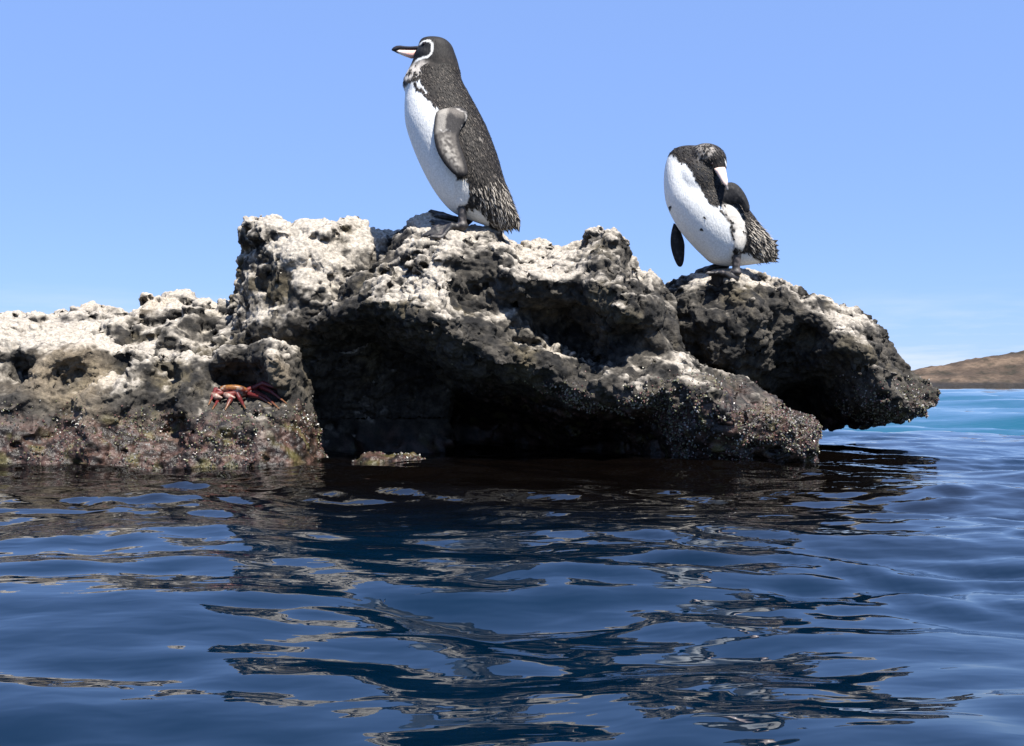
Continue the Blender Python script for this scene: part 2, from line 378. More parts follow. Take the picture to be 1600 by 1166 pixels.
def paint_rock(me, v, nb_, d, seed, pale=0.0, wet=0.10, tan=0.0, weed=1.0, spots=()):
    n1 = fbm(v * 9, 3, seed + 50); n2 = fbm(v * 38, 3, seed + 60); n3 = perlin(v * 4.2, seed + 70); n4 = perlin(v * 120, seed + 75)
    sp = perlin(v * 75, seed + 76)
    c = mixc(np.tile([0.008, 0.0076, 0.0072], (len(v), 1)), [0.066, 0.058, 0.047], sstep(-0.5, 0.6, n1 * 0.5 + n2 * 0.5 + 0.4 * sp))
    c = mixc(c, [0.13, 0.105, 0.06], sstep(0.15, 0.6, perlin(v * 7, seed + 80) + 0.3 * n2) * 0.4)        # ochre lichen
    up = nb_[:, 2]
    for (sx, sy, sY, sr, sa) in spots:
        dd_ = np.linalg.norm((v - P(sx, sy, sY)) * [1, 0.6, 1.3], axis=1); pale = pale + sa * np.exp(-(dd_ / sr) ** 2)
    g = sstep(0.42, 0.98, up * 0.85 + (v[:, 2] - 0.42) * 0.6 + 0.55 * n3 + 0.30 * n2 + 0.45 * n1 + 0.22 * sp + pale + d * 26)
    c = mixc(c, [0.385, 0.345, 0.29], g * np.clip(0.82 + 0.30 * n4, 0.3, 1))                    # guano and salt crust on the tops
    if tan: c = mixc(c, [0.42, 0.33, 0.22], sstep(0.1, 0.6, perlin(v * 5, seed + 81)) * tan)
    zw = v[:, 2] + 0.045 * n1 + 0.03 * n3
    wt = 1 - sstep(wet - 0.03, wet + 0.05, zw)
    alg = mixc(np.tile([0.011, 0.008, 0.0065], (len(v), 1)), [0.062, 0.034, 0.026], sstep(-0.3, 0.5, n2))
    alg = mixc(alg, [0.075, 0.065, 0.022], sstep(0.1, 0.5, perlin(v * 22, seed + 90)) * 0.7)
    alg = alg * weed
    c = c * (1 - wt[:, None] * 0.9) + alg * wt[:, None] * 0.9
    c *= (1 + 0.25 * np.clip(n4, -1, 1))[:, None]
    set_col(me, np.clip(c, 0.005, 0.6)); a = me.attributes.new('rough', 'FLOAT', 'POINT')
    a.data.foreach_set('value', (0.9 - 0.50 * wt).astype(np.float32))
    me.polygons.foreach_set('use_smooth', np.full(len(me.polygons), True))
    return wt
def barnacles(me, v, wt, count, parent, seed, zmax=0.30, ymax=9, xr=(-9, 9)):
    """tiny ribbed cones and shell chips crusted on the wet rock"""
    rng = np.random.default_rng(seed); n = normals(me)
    cl = perlin(v * 7, seed + 3)
    pr = np.clip(wt + 0.6 * (1 - sstep(zmax - 0.12, zmax, v[:, 2])), 0, 1) * sstep(-0.35, 0.25, cl) * (v[:, 2] > 0.0) * (n[:, 1] < 0.35) * (v[:, 1] < ymax)
    pr = pr * (v[:, 0] > xr[0]) * (v[:, 0] < xr[1]); pr = pr / pr.sum()
    ids = rng.choice(len(v), count, p=pr); VV = []; FF = []; CC = []; k = 5
    ang = np.arange(k) * 2 * np.pi / k
    for j in ids:
        nn = n[j] / (np.linalg.norm(n[j]) + 1e-9) + rng.normal(0, 0.25, 3); nn /= np.linalg.norm(nn)
        a = np.cross(nn, rng.normal(0, 1, 3)); a /= np.linalg.norm(a); b = np.cross(nn, a)
        r = rng.uniform(0.0013, 0.0034); hh = r * rng.uniform(0.7, 1.3); st = rng.uniform(0.6, 1.0); o = len(VV)
        for q in ang: VV.append(v[j] + r * (a * np.cos(q) + b * np.sin(q) * st) - nn * 0.001)
        for q in ang: VV.append(v[j] + r * 0.45 * (a * np.cos(q) + b * np.sin(q) * st) + nn * hh)
        VV.append(v[j] + nn * hh * 0.6)
        for i in range(k):
            i2 = (i + 1) % k; FF += [[o + i, o + i2, o + k + i2], [o + i, o + k + i2, o + k + i], [o + k + i, o + k + i2, o + 2 * k]]
        u = rng.random(); w = rng.uniform(0.4, 1.0)
        c = np.array([0.33, 0.31, 0.28]) if u < .22 else np.array([0.20, 0.19, 0.10]) if u < .50 else np.array([0.17, 0.09, 0.08]) if u < .74 else np.array([0.06, 0.055, 0.05]) if u < .92 else np.array([0.10, 0.12, 0.08])
        CC += [c * w] * (2 * k) + [c * 0.25]
    add('barnacles', make_mesh('barnacles', np.array(VV), np.array(FF), np.array(CC), smooth=False), M_BARN, parent, kind='stuff')

FOOT1 = P(722, 346, 2.75); FOOT1B = P(690, 337, 2.75); FOOT2 = P(1140, 412, 2.92); FOOT2B = P(1110, 416, 2.92)
# central rock
top = [(440, 700, 2.86), (447, 630, 2.84), (458, 560, 2.8), (470, 520, 2.74), (517, 462, 2.72), (560, 425, 2.74), (600, 385, 2.76), (614, 358, 2.78), (640, 338, 2.77), (670, 333, 2.78), (695, 337, 2.78),
       (740, 348, 2.80), (780, 360, 2.82), (810, 371, 2.84), (860, 373, 2.84), (911, 372, 2.82), (918, 358, 2.76), (945, 352, 2.75), (968, 356, 2.76), (985, 385, 2.76), (1005, 413, 2.76),
       (1035, 428, 2.77), (1056, 448, 2.78), (1066, 520, 2.72), (1085, 555, 2.66), (1120, 577, 2.62), (1180, 590, 2.58), (1235, 628, 2.56), (1275, 668, 2.56), (1292, 705, 2.56), (1310, 760, 2.58)]
front = [(640, 400, 2.60), (700, 395, 2.58), (760, 395, 2.64), (820, 400, 2.68), (870, 425, 2.60), (905, 400, 2.70), (940, 400, 2.62), (990, 440, 2.62), (1030, 465, 2.66), (580, 455, 2.56), (600, 420, 2.64),
         (640, 455, 2.52), (700, 445, 2.49), (742, 452, 2.62), (780, 425, 2.56), (820, 440, 2.51), (800, 480, 2.60), (862, 450, 2.56), (880, 480, 2.66), (930, 470, 2.52), (965, 495, 2.46), (1015, 500, 2.50), (1050, 500, 2.62),
         (500, 500, 2.62), (540, 485, 2.60), (600, 495, 2.50), (650, 512, 2.45), (700, 535, 2.43), (742, 552, 2.45), (790, 530, 2.50), (850, 515, 2.72), (910, 535, 2.72), (960, 540, 2.60), (1010, 535, 2.54), (1045, 540, 2.54),
         (490, 560, 2.90), (560, 550, 2.96), (620, 555, 2.96), (680, 580, 2.92), (735, 590, 2.64), (790, 570, 2.47), (850, 582, 2.45), (930, 600, 2.44), (1000, 580, 2.45), (1070, 570, 2.47), (1120, 595, 2.43),
         (480, 640, 2.92), (560, 630, 3.15), (650, 640, 3.22), (740, 640, 3.15), (820, 625, 2.80), (890, 632, 2.52), (980, 640, 2.47), (1060, 630, 2.41), (1150, 622, 2.39), (1220, 650, 2.43),
         (480, 700, 2.92), (600, 700, 3.22), (720, 700, 3.25), (850, 690, 3.12), (950, 680, 2.96), (1020, 690, 2.70), (1075, 680, 2.42), (1130, 690, 2.38), (1190, 690, 2.40), (1250, 690, 2.46),
         (480, 745, 2.90), (600, 745, 3.2), (760, 745, 3.22), (900, 745, 3.05), (1010, 745, 2.72), (1075, 725, 2.50), (1130, 732, 2.46), (1190, 730, 2.46), (1250, 720, 2.50)]
me, v, nb_, d = relief_rock(top, front, 0.34, 3, voxel=0.0138, ymax=2.93, calm=(FOOT1, FOOT1B))
wt = paint_rock(me, v, nb_, d, 3, pale=-0.06, wet=0.17, spots=((675, 345, 2.74, .10, .6), (640, 420, 2.6, .10, .4), (885, 440, 2.6, .06, .7), (960, 498, 2.46, .06, .75), (1080, 560, 2.5, .06, .6), (860, 378, 2.8, .12, .35), (760, 400, 2.64, .10, .2), (900, 395, 2.6, .05, -.3), (950, 390, 2.6, .07, -.35)))  # wet algae band set taller here, painting extra shade into the hollow
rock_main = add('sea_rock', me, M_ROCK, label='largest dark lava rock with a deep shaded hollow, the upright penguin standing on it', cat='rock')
barnacles(me, v, wt, 4600, rock_main, 5, zmax=0.27, ymax=2.58)
bvh_main = BVHTree.FromPolygons(v.tolist(), FACES[0].tolist())
# block at the left of it
top = [(352, 520, 2.98), (362, 460, 2.97), (369, 350, 2.96), (384, 331, 2.92), (430, 328, 2.90), (480, 325, 2.90), (540, 333, 2.92), (585, 345, 2.94), (622, 352, 2.95), (668, 385, 2.95), (690, 480, 2.95)]
front = [(372, 400, 2.97), (396, 352, 2.86), (392, 410, 2.86), (405, 470, 2.80), (440, 350, 2.83), (440, 400, 2.77), (455, 450, 2.72), (460, 500, 2.70), (500, 350, 2.84), (500, 400, 2.76), (520, 440, 2.74), (560, 350, 2.90), (560, 400, 2.82), (600, 380, 2.9),
         (375, 480, 2.84), (380, 510, 2.80), (420, 540, 2.74), (470, 560, 2.80), (400, 620, 2.80), (500, 640, 2.92), (600, 600, 2.95), (400, 720, 2.80), (500, 720, 2.92), (600, 720, 2.95)]
me, v, nb_, d = relief_rock(top, front, 0.06, 8, zmin=0.12)
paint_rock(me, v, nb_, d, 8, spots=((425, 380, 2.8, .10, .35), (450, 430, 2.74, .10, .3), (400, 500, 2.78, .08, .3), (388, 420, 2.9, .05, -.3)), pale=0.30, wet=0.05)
add('sea_rock', me, M_ROCK, label='tall blocky pale rock with guano-white front and shaded left side', cat='rock')
# right boulder
top = [(1022, 640, 3.0), (1030, 540, 3.0), (1040, 470, 2.98), (1052, 442, 2.97), (1080, 425, 2.96), (1120, 414, 2.95), (1160, 413, 2.96), (1200, 424, 2.98), (1260, 448, 3.0), (1320, 474, 3.02), (1380, 498, 3.04), (1400, 520, 3.04), (1406, 545, 3.02), (1420, 566, 3.0), (1427, 588, 2.98), (1450, 596, 2.96), (1466, 616, 2.95), (1470, 640, 2.95), (1474, 700, 2.95)]
front = [(1060, 465, 2.90), (1085, 445, 2.88), (1130, 440, 2.84), (1100, 500, 2.78), (1120, 470, 2.86), (1165, 480, 2.76), (1220, 480, 2.82), (1280, 492, 2.84), (1340, 512, 2.87), (1385, 540, 2.92), (1120, 560, 2.78), (1180, 530, 2.80), (1240, 540, 2.96), (1270, 545, 2.90),
         (1300, 545, 2.78), (1345, 560, 2.74), (1385, 580, 2.80), (1410, 605, 2.84), (1230, 600, 3.08), (1280, 620, 3.12), (1325, 600, 2.86), (1355, 620, 2.74), (1400, 640, 2.75), (1440, 630, 2.82), (1150, 640, 2.95), (1200, 660, 3.1),
         (1290, 665, 3.2), (1350, 655, 2.95), (1400, 662, 2.88), (1440, 655, 2.88), (1200, 720, 3.2), (1300, 720, 3.3), (1380, 720, 3.3)]
bot = [(1250, 900, 3.0), (1300, 720, 3.0), (1345, 676, 2.95), (1390, 667, 2.9), (1440, 657, 2.9), (1464, 632, 2.92), (1480, 620, 2.92)]
me, v, nb_, d = relief_rock(top, front, 0.32, 14, ymax=3.22, bottom=bot, calm=(FOOT2, FOOT2B))
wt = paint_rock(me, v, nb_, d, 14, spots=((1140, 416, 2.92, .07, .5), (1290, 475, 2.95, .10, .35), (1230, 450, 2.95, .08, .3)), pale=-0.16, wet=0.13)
rock_right = add('boulder', me, M_ROCK, label='sloping dark boulder with overhanging crusted end, the preening penguin standing on it', cat='rock')
barnacles(me, v, wt, 2200, rock_right, 6, zmax=0.26, ymax=3.02, xr=(0.88, 2))
bvh_right = BVHTree.FromPolygons(v.tolist(), FACES[0].tolist())
# low shore ledge at the left
top = [(-330, 492, 2.8), (-150, 490, 2.8), (0, 497, 2.78), (60, 503, 2.76), (120, 512, 2.74), (180, 530, 2.70), (260, 548, 2.66), (330, 546, 2.66), (380, 533, 2.66), (430, 524, 2.66), (462, 530, 2.66), (478, 575, 2.64), (486, 640, 2.62), (500, 700, 2.6), (520, 760, 2.6)]
front = []
for px in (-330, -180, -40):
    front += [(px, 530, 2.62), (px, 560, 2.56), (px, 585, 2.60), (px, 610, 2.50), (px, 660, 2.46), (px, 700, 2.42), (px, 740, 2.39)]
front += [(40, 530, 2.62), (40, 555, 2.56), (50, 578, 2.64), (40, 605, 2.50), (40, 650, 2.47), (40, 700, 2.42), (40, 738, 2.39),
          (120, 545, 2.58), (120, 565, 2.56), (130, 585, 2.62), (120, 612, 2.48), (110, 640, 2.52), (120, 680, 2.43), (120, 735, 2.39),
          (190, 548, 2.60), (190, 565, 2.64), (200, 590, 2.52), (200, 630, 2.48), (220, 665, 2.52), (200, 700, 2.42), (200, 733, 2.39),
          (270, 565, 2.58), (270, 580, 2.64), (290, 605, 2.52), (280, 640, 2.47), (265, 672, 2.54), (290, 700, 2.42), (290, 730, 2.39),
          (340, 560, 2.56), (350, 590, 2.68), (390, 592, 2.68), (370, 624, 2.60), (340, 638, 2.48), (400, 640, 2.47), (370, 670, 2.44), (370, 728, 2.38),
          (420, 545, 2.56), (435, 570, 2.50), (440, 608, 2.51), (430, 625, 2.58), (450, 650, 2.46), (440, 690, 2.43), (450, 726, 2.40), (490, 700, 2.52), (500, 730, 2.5)]
me, v, nb_, d = relief_rock(top, front, 0.10, 23, lump=0.75, xlim=(-1.75, 5))
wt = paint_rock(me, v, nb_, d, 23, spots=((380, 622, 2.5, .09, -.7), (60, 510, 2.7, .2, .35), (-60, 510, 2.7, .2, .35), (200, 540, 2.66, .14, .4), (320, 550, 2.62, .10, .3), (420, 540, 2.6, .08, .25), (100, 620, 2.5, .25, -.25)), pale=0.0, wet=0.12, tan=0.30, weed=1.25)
rock_shore = add('shore_rock', me, M_ROCK, label='low brown rock ledge meeting the water with the red crab on it', cat='rock')
barnacles(me, v, wt, 3800, rock_shore, 9, zmax=0.19)
bvh_shore = BVHTree.FromPolygons(v.tolist(), FACES[0].tolist())
# pale ridge behind the ledge
top = [(-330, 470, 3.2), (-150, 476, 3.2), (0, 482, 3.2), (60, 487, 3.2), (85, 481, 3.18), (110, 486, 3.18), (133, 471, 3.15), (168, 473, 3.15), (196, 485, 3.12), (232, 461, 3.12), (262, 456, 3.12), (302, 457, 3.12), (332, 470, 3.1), (346, 461, 3.1), (370, 455, 3.1), (430, 470, 3.1), (470, 520, 3.1)]
front = [(-200, 500, 3.0), (0, 498, 2.98), (60, 500, 2.96), (110, 505, 2.92), (150, 490, 3.02), (180, 512, 2.90), (220, 490, 2.98), (250, 482, 3.04), (235, 505, 2.96), (240, 525, 2.88), (300, 485, 2.96), (310, 515, 2.92), (280, 545, 2.80), (340, 500, 2.95), (350, 535, 2.82), (400, 500, 2.95), (400, 535, 2.80), (440, 540, 2.8),
         (-200, 600, 2.8), (0, 600, 2.8), (200, 600, 2.78), (400, 600, 2.78), (-200, 720, 2.8), (0, 720, 2.8), (200, 720, 2.78), (400, 720, 2.78)]
me, v, nb_, d = relief_rock(top, front, 0.10, 31, lump=1.15, levels=1, voxel=0.0115, zmin=0.24, xlim=(-1.95, 5))
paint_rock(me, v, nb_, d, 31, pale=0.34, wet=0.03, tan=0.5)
add('shore_rock', me, M_ROCK, label='pale whitened rock ridge rising behind the brown ledge', cat='rock')

# small crusted rock just breaking the water in front of the hollow
def low_stone(px0, px1, pyt, Y, seed, label):
    a, b = P(px0, pyt, Y), P(px1, pyt, Y); c = (a + b) / 2; r = (b[0] - a[0]) / 2
    top = [(px0 - 14, 745, Y), (px0, 724, Y), (px0 + (px1 - px0) * .3, pyt, Y), (px0 + (px1 - px0) * .7, pyt + 3, Y), (px1, 720, Y), (px1 + 18, 745, Y)]
    fr = [(px0 + 10, 728, Y - .07), ((px0 + px1) / 2, 722, Y - .10), (px1 - 10, 727, Y - .07), (px0, 760, Y - .08), (px1, 760, Y - .08)]
    me, v, nb_, d = relief_rock(top, fr, 0.02, seed, voxel=0.007, lump=0.35, levels=1, zlo=-0.08)
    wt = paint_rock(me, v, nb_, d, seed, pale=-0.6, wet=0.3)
    o = add('wet_stone', me, M_ROCK, label=label, cat='stone'); barnacles(me, v, wt, 500, o, seed, zmax=0.4)
low_stone(528, 692, 692, 2.55, 41, 'small wet barnacled stone just above water below the shaded hollow')

# ------------------------------------------------------------------ far island
xs2 = np.linspace(0, 1, 150); ang = np.linspace(0, 1, 26)
D = 900.0
sil = np.array([(1180, 604), (1300, 597), (1380, 588), (1432, 577), (1480, 568), (1540, 557), (1600, 547), (1700, 533), (1850, 520), (2050, 512), (2300, 520), (2600, 545), (2900, 600)], float)
px_ = np.linspace(1180, 2900, 500); tz = (607 - np.interp(px_, sil[:, 0], sil[:, 1])) / F * D
VV = []
for i, u in enumerate(np.linspace(0, 1, 30)):
    prof = np.where(True, np.clip(np.minimum(1, 0.12 * (u > 0.02) + u * 1.05), 0, 1), 0)
    for p_, z_ in zip(px_, tz):
        VV.append(((p_ - 800) / F * D, D - 120 * (1 - u) + 0, z_ * (prof if u < 0.96 else 1.0)))
for p_, z_ in zip(px_, tz): VV.append(((p_ - 800) / F * D, D + 160, -2))
VV = np.array(VV); nn_ = len(px_)
VV[:, 2] += (1.5 * fbm(VV / 26, 4, 5) + 1.3 * fbm(VV / 7, 2, 9)) * (VV[:, 2] > 0.2); VV[:nn_, 2] = -1.5
I = np.arange(len(VV)).reshape(-1, nn_); Q = np.stack([I[:-1, :-1], I[:-1, 1:], I[1:, 1:], I[1:, :-1]], -1).reshape(-1, 4)
n_ = fbm(VV / 30, 4, 3); n2_ = fbm(VV * [1 / 14, 1 / 14, 1 / 3], 3, 8)
cc = mixc(np.tile([0.058, 0.043, 0.032], (len(VV), 1)), [0.135, 0.096, 0.067], sstep(-0.4, 0.6, n_ + 0.6 * n2_))
cc = mixc(cc, [0.030, 0.027, 0.020], sstep(0.05, 0.45, n2_ - 0.3 * n_) * 0.85); cc = mixc(cc, [0.025, 0.023, 0.022], 1 - sstep(3.5, 7.5, VV[:, 2] + 2.5 * n2_))
M_LAND = material('dry_land', rough=0.95, tintscale=(0.35, 0.7, 1.25), spec=0.1)
add('island', make_mesh('island', VV, Q, cc), M_LAND, kind='structure')

# ------------------------------------------------------------------ penguins
def zoom1(q): return 580 + q[0] / 3.3325, 30 + q[1] / 3.3325
def zoom2(q): return 1020 + q[0] / 5.068, 200 + q[1] / 5.068
def penguin_body(sections, zoom, Y, k, blobs, voxel=0.0032, it=5):
    """one closed skin: a lofted trunk, neck and head plus thigh / head masses, fused into a single surface"""
    S = np.array([[*zoom(a), *zoom(b), hw] for a, b, hw in sections]); n = 110; S = smooth_curve(S, n)
    m = 56; VV = []; FF = []
    th = np.arange(m) * 2 * np.pi / m
    for s in S:
        a = P(s[0], s[1], Y); b = P(s[2], s[3], Y); c = (a + b) / 2; e = (b - a) / 2; hw = max(s[4], 2) * k
        cs, sn = np.cos(th), np.sin(th); ex = 0.92
        u = np.sign(cs) * np.abs(cs) ** ex; w = np.sign(sn) * np.abs(sn) ** ex
        VV.append(c + u[:, None] * e + w[:, None] * np.array([0, -hw, 0]))
    VV = list(np.concatenate(VV))
    for i in range(n - 1):
        for j in range(m): FF.append([i * m + j, i * m + (j + 1) % m, (i + 1) * m + (j + 1) % m, (i + 1) * m + j])
    FF += [list(range(m))[::-1], list(range((n - 1) * m, n * m))]
    import bmesh
    bm = bmesh.new()
    bv = [bm.verts.new(q) for q in VV]
    for f in FF: bm.faces.new([bv[i] for i in f])
    for c, r, rot in blobs:
        Mx = Matrix.Translation(Vector(c)) @ rot.to_4x4() @ Matrix.Diagonal((*r, 1))
        bmesh.ops.create_icosphere(bm, subdivisions=4, radius=1, matrix=Mx)
    bmesh.ops.recalc_face_normals(bm, faces=bm.faces)
    me = bpy.data.meshes.new('loft'); bm.to_mesh(me); bm.free()
    return modified(me, ('REMESH', dict(mode='VOXEL', voxel_size=voxel, use_smooth_shade=True)), ('SMOOTH', dict(iterations=it, factor=0.5)))
def unproject(v, zinv):
    px = 800 + v[:, 0] / v[:, 1] * 0 ; return px
def side_uv(v, Y, inv):
    """side-on coordinates of a vertex, as the profile drawing measured them"""
    px = v[:, 0] / Y * F + 800; py = HZ - (v[:, 2] - CH) / Y * F
    return np.c_[inv(px, py)]
inv1 = lambda px, py: ((px - 580) * 3.3325, (py - 30) * 3.3325)
inv2 = lambda px, py: ((px - 1020) * 5.068, (py - 200) * 5.068)
BLACK = np.array([0.012, 0.012, 0.014]); DARK = np.array([0.015, 0.013, 0.0115]); WHITE = np.array([0.70, 0.70, 0.68])
def feathers(name, v, n, mask, count, parent, rng, flow, L=(0.008, 0.014), wid=0.0021, lift=0.16, tone=None):
    pr = mask / mask.sum(); ids = rng.choice(len(v), count, p=pr); VV = []; FF = []; CC = []
    for j in ids:
        nn = n[j] / np.linalg.norm(n[j]); f = flow(v[j]) + rng.normal(0, 0.16, 3); f = f - nn * (f @ nn); f /= np.linalg.norm(f) + 1e-9
        s = np.cross(nn, f); l = rng.uniform(*L); w = wid * rng.uniform(0.7, 1.3); o = len(VV)
        up = nn * lift * rng.uniform(0.4, 1.3)
        b0 = v[j] - f * l * 0.3 - nn * 0.0008
        VV += [b0, v[j] + s * w + nn * 0.0006, v[j] - s * w + nn * 0.0006, v[j] + f * l * 0.7 + up * l]
        FF += [[o, o + 1, o + 2], [o + 1, o + 3, o + 2]]
        c0, c1 = tone(v[j], rng); CC += [c0, c0, c0, c1]
    add(name, make_mesh(name, np.array(VV), np.array(FF), np.array(CC)), M_FEATH, parent, kind='stuff')
def rel(me, base):
    v = coords(me) - base; me.vertices.foreach_set('co', v.astype(np.float32).ravel()); me.update(); return me
def blade(poly, Y, zoom, ysurf, thick, R, voxel=0.0025, curve=0.0):
    """flipper: an outline with its own lens-shaped thickness, standing at depth ysurf(x, z)"""
    pl = list(poly); pl = smooth_curve(pl + [pl[0]], 70)[:-1]; pw = np.array([P(*zoom(q), Y)[[0, 2]] for q in pl]); lo = pw.min(0) - 0.012; hi = pw.max(0) + 0.012
    yc = ysurf(np.array([[a, b] for a in np.linspace(lo[0], hi[0], 9) for b in np.linspace(lo[1], hi[1], 9)]))
    def f(p):
        d = poly_sd(p[:, [0, 2]], pw); t = thick * np.sqrt(np.clip(-d / R, 0.0, 1)); return smax(d, np.abs(p[:, 1] - ysurf(p[:, [0, 2]])) - np.maximum(t, 0.0015), 0.002)
    V_, F_ = sdf_net(f, (lo[0], yc.min() - thick - 0.01, lo[1]), (hi[0], yc.max() + thick + 0.01, hi[1]), voxel)
    return V_, F_, pw
def foot(ankle, heel, dirx, ydir, length, splay=0.36, r=0.0075, bvh=None):
    """webbed foot: tarsus, three toes with claws and the web between them"""
    heel = np.array(heel); toes = []
    for a, l in ((-splay, 0.86), (0, 1.0), (splay, 0.84)):
        dr = np.array([dirx * math.cos(a) - 0 * ydir, ydir * math.cos(a) + math.sin(a), 0]); dr /= np.linalg.norm(dr)
        pts = []
        for t in (0, 0.34, 0.68, 1.0):
            q = heel + dr * length * l * t
            if bvh is not None:
                h = bvh.ray_cast(Vector((q[0], q[1], heel[2] + 0.05)), Vector((0, 0, -1)), 0.12)
                if h[0] is not None: q = np.array([q[0], q[1], np.clip(h[0].z + 0.009 - 0.001 * t, heel[2] - 0.03, heel[2] + 0.03)])
            pts.append(q)
        toes.append(pts)
    def f(p):
        d = capsule(p, ankle, heel + np.array([0, 0, 0.008]), r * 1.45, r * 1.25)
        d = smin(d, ellipsoid(p, heel + np.array([0, 0, 0.004]), (r * 1.9, r * 1.7, r * 1.2)), 0.008)
        for pts in toes:
            for k in range(3): d = smin(d, capsule(p, pts[k], pts[k + 1], r * (0.95 - 0.12 * k), r * (0.85 - 0.14 * k)), 0.004)
            tip = pts[3]; dd = pts[3] - pts[2]; dd /= np.linalg.norm(dd)
            d = smin(d, capsule(p, tip, tip + dd * 0.011 + np.array([0, 0, -0.004]), r * 0.5, r * 0.12), 0.002)
        for A, B in ((toes[0], toes[1]), (toes[1], toes[2])):
            for s in (0.2, 0.4, 0.6, 0.8):
                w = [A[k] * (1 - s) + B[k] * s for k in range(4)]
                for k in range(3):
                    e = w[k + 1] if k < 2 else w[k] + (w[k + 1] - w[k]) * (0.5 + 1.3 * abs(s - .5))
                    d = smin(d, capsule(p, w[k] - np.array([0, 0, .001]), e - np.array([0, 0, .001]), 0.0038, 0.003), 0.004)
        return d
    allp = np.array([q for t in toes for q in t] + [ankle, heel]); V_, F_ = sdf_net(f, allp.min(0) - 0.022, allp.max(0) + 0.022, 0.0026)
    n = perlin(V_ * 90, 3); c = mixc(np.tile([0.020, 0.018, 0.018], (len(V_), 1)), [0.10, 0.085, 0.078], sstep(0.0, 0.5, n))
    return V_, F_, c
def loft_rows(rows, m=28):
    """closed tube: rows of (centre, up-vector half, side half)"""
    VV = []; th = np.arange(m) * 2 * np.pi / m
    for c, u, s in rows: VV.append(np.array(c) + np.cos(th)[:, None] * np.array(u) + np.sin(th)[:, None] * np.array(s))
    n = len(rows); FF = [[i * m + j, (i + 1) * m + j, (i + 1) * m + (j + 1) % m, i * m + (j + 1) % m] for i in range(n - 1) for j in range(m)]
    VV = np.concatenate(VV); FF = FF + [list(range(m)), list(range((n - 1) * m, n * m))[::-1]]
    return VV, FF

# ---- upright penguin
Y1 = 2.75; k1 = Y1 / F / 3.3325 * 1.12
S1 = [((300, 72), (340, 72), 16), ((263, 83), (388, 86), 46), ((248, 106), (420, 116), 64), ((240, 145), (438, 160), 72), ((222, 180), (452, 202), 78), ((208, 214), (462, 244), 80), ((192, 246), (467, 276), 86),
      ((174, 282), (478, 312), 96), ((166, 320), (500, 350), 108), ((177, 362), (525, 396), 122), ((174, 432), (560, 460), 138), ((179, 522), (600, 540), 150), ((208, 622), (640, 640), 156), ((255, 736), (668, 725), 154),
      ((310, 842), (692, 810), 146), ((368, 925), (715, 868), 130), ((430, 984), (735, 920), 108), ((515, 1022), (752, 965), 82), ((605, 1054), (766, 1003), 58), ((665, 1072), (774, 1030), 34), ((705, 1072), (770, 1052), 14)]
def z1p(x, y, dy): 
    q = P(*zoom1((x, y)), Y1); return (q[0], q[1] + dy, q[2])
I3 = Matrix.Identity(3)
blobs = [(z1p(482, 890, s * 0.040), (0.026, 0.028, 0.048), Matrix.Rotation(0.12, 3, 'Y')) for s in (-1, 1)]
blobs += [(z1p(300, 178, s * 0.008), (0.040, 0.034, 0.030), I3) for s in (-1, 1)]
me = penguin_body(S1, zoom1, Y1, k1, blobs)
base1 = P(*zoom1((470, 1050)), Y1)
h = bvh_main.ray_cast(Vector((base1[0], base1[1], 1.5)), Vector((0, 0, -1)))
peng1 = bpy.data.objects.new('penguin', None); COL.objects.link(peng1); peng1.empty_display_size = 0.1
dz1 = float(np.clip((h[0].z + 0.004) - base1[2], -0.02, 0.02)) if h[0] is not None else 0.0
peng1.location = base1 + np.array([0, 0, dz1])
peng1['label'] = 'tall upright penguin in profile with pink lower beak, its flipper hanging straight'; peng1['category'] = 'penguin'; peng1['group'] = 'penguins on the rocks'
v = coords(me); n = normals(me); uv = side_uv(v, Y1, inv1); wob = np.c_[perlin(v * 60, 1), perlin(v * 60, 2)] * 9 + np.c_[perlin(v * 170, 3), perlin(v * 170, 4)] * 6
q = uv + wob; n1 = perlin(v * 90, 5); n2 = perlin(v * 35, 6)
c = mixc(np.tile(DARK, (len(v), 1)), [0.042, 0.035, 0.030], sstep(-0.2, 0.6, n1))
c = mixc(c, [0.20, 0.175, 0.145], sstep(0.05, 0.5, n1 + 0.3 * n2) * sstep(140, 20, poly_sd(uv, [(580, 900), (740, 860), (770, 1040), (690, 1040)])) * 0.8)
c = mixc(c, [0.20, 0.18, 0.155], sstep(0.0, 0.5, n1) * sstep(40, -40, poly_sd(uv, [(500, 560), (640, 580), (660, 690), (510, 690)])) * 0.7)
belly = [(100, 330), (255, 335), (275, 385), (318, 432), (358, 482), (400, 560), (420, 700), (450, 830), (455, 985), (380, 1010), (100, 900)]
c = mixc(c, WHITE, sstep(5, -5, poly_sd(q, belly)))
c = mixc(c, [0.66, 0.64, 0.60], sstep(5, -5, poly_sd(q, [(440, 850), (505, 845), (520, 900), (508, 962), (440, 965)])))
c = mixc(c, [0.60, 0.60, 0.58], sstep(6, -6, poly_sd(q, [(430, 985), (560, 985), (620, 1045), (600, 1080), (430, 1060)])))
c = mixc(c, [0.46, 0.42, 0.375], sstep(14, -22, poly_sd(q, [(150, 230), (208, 222), (258, 214), (300, 225), (280, 270), (258, 318), (160, 330)])) * np.clip(0.72 + 0.9 * n1, 0, 1))
c = mixc(c, WHITE * 0.85, sstep(8, 3, line_d(q, [(258, 335), (280, 372), (300, 398)])))
c = mixc(c, [0.06, 0.05, 0.045], sstep(12, 5, line_d(q, [(235, 345), (252, 372), (300, 415), (345, 470)])))
c = mixc(c, [0.07, 0.06, 0.055], sstep(26, 8, line_d(q, [(160, 325), (178, 330)])) * (0.6 + 0.4 * n1))
hd = sstep(300, 225, uv[:, 1]); c = mixc(c, [0.014, 0.0125, 0.012], hd * sstep(230, 170, uv[:, 1]) * 0.9)
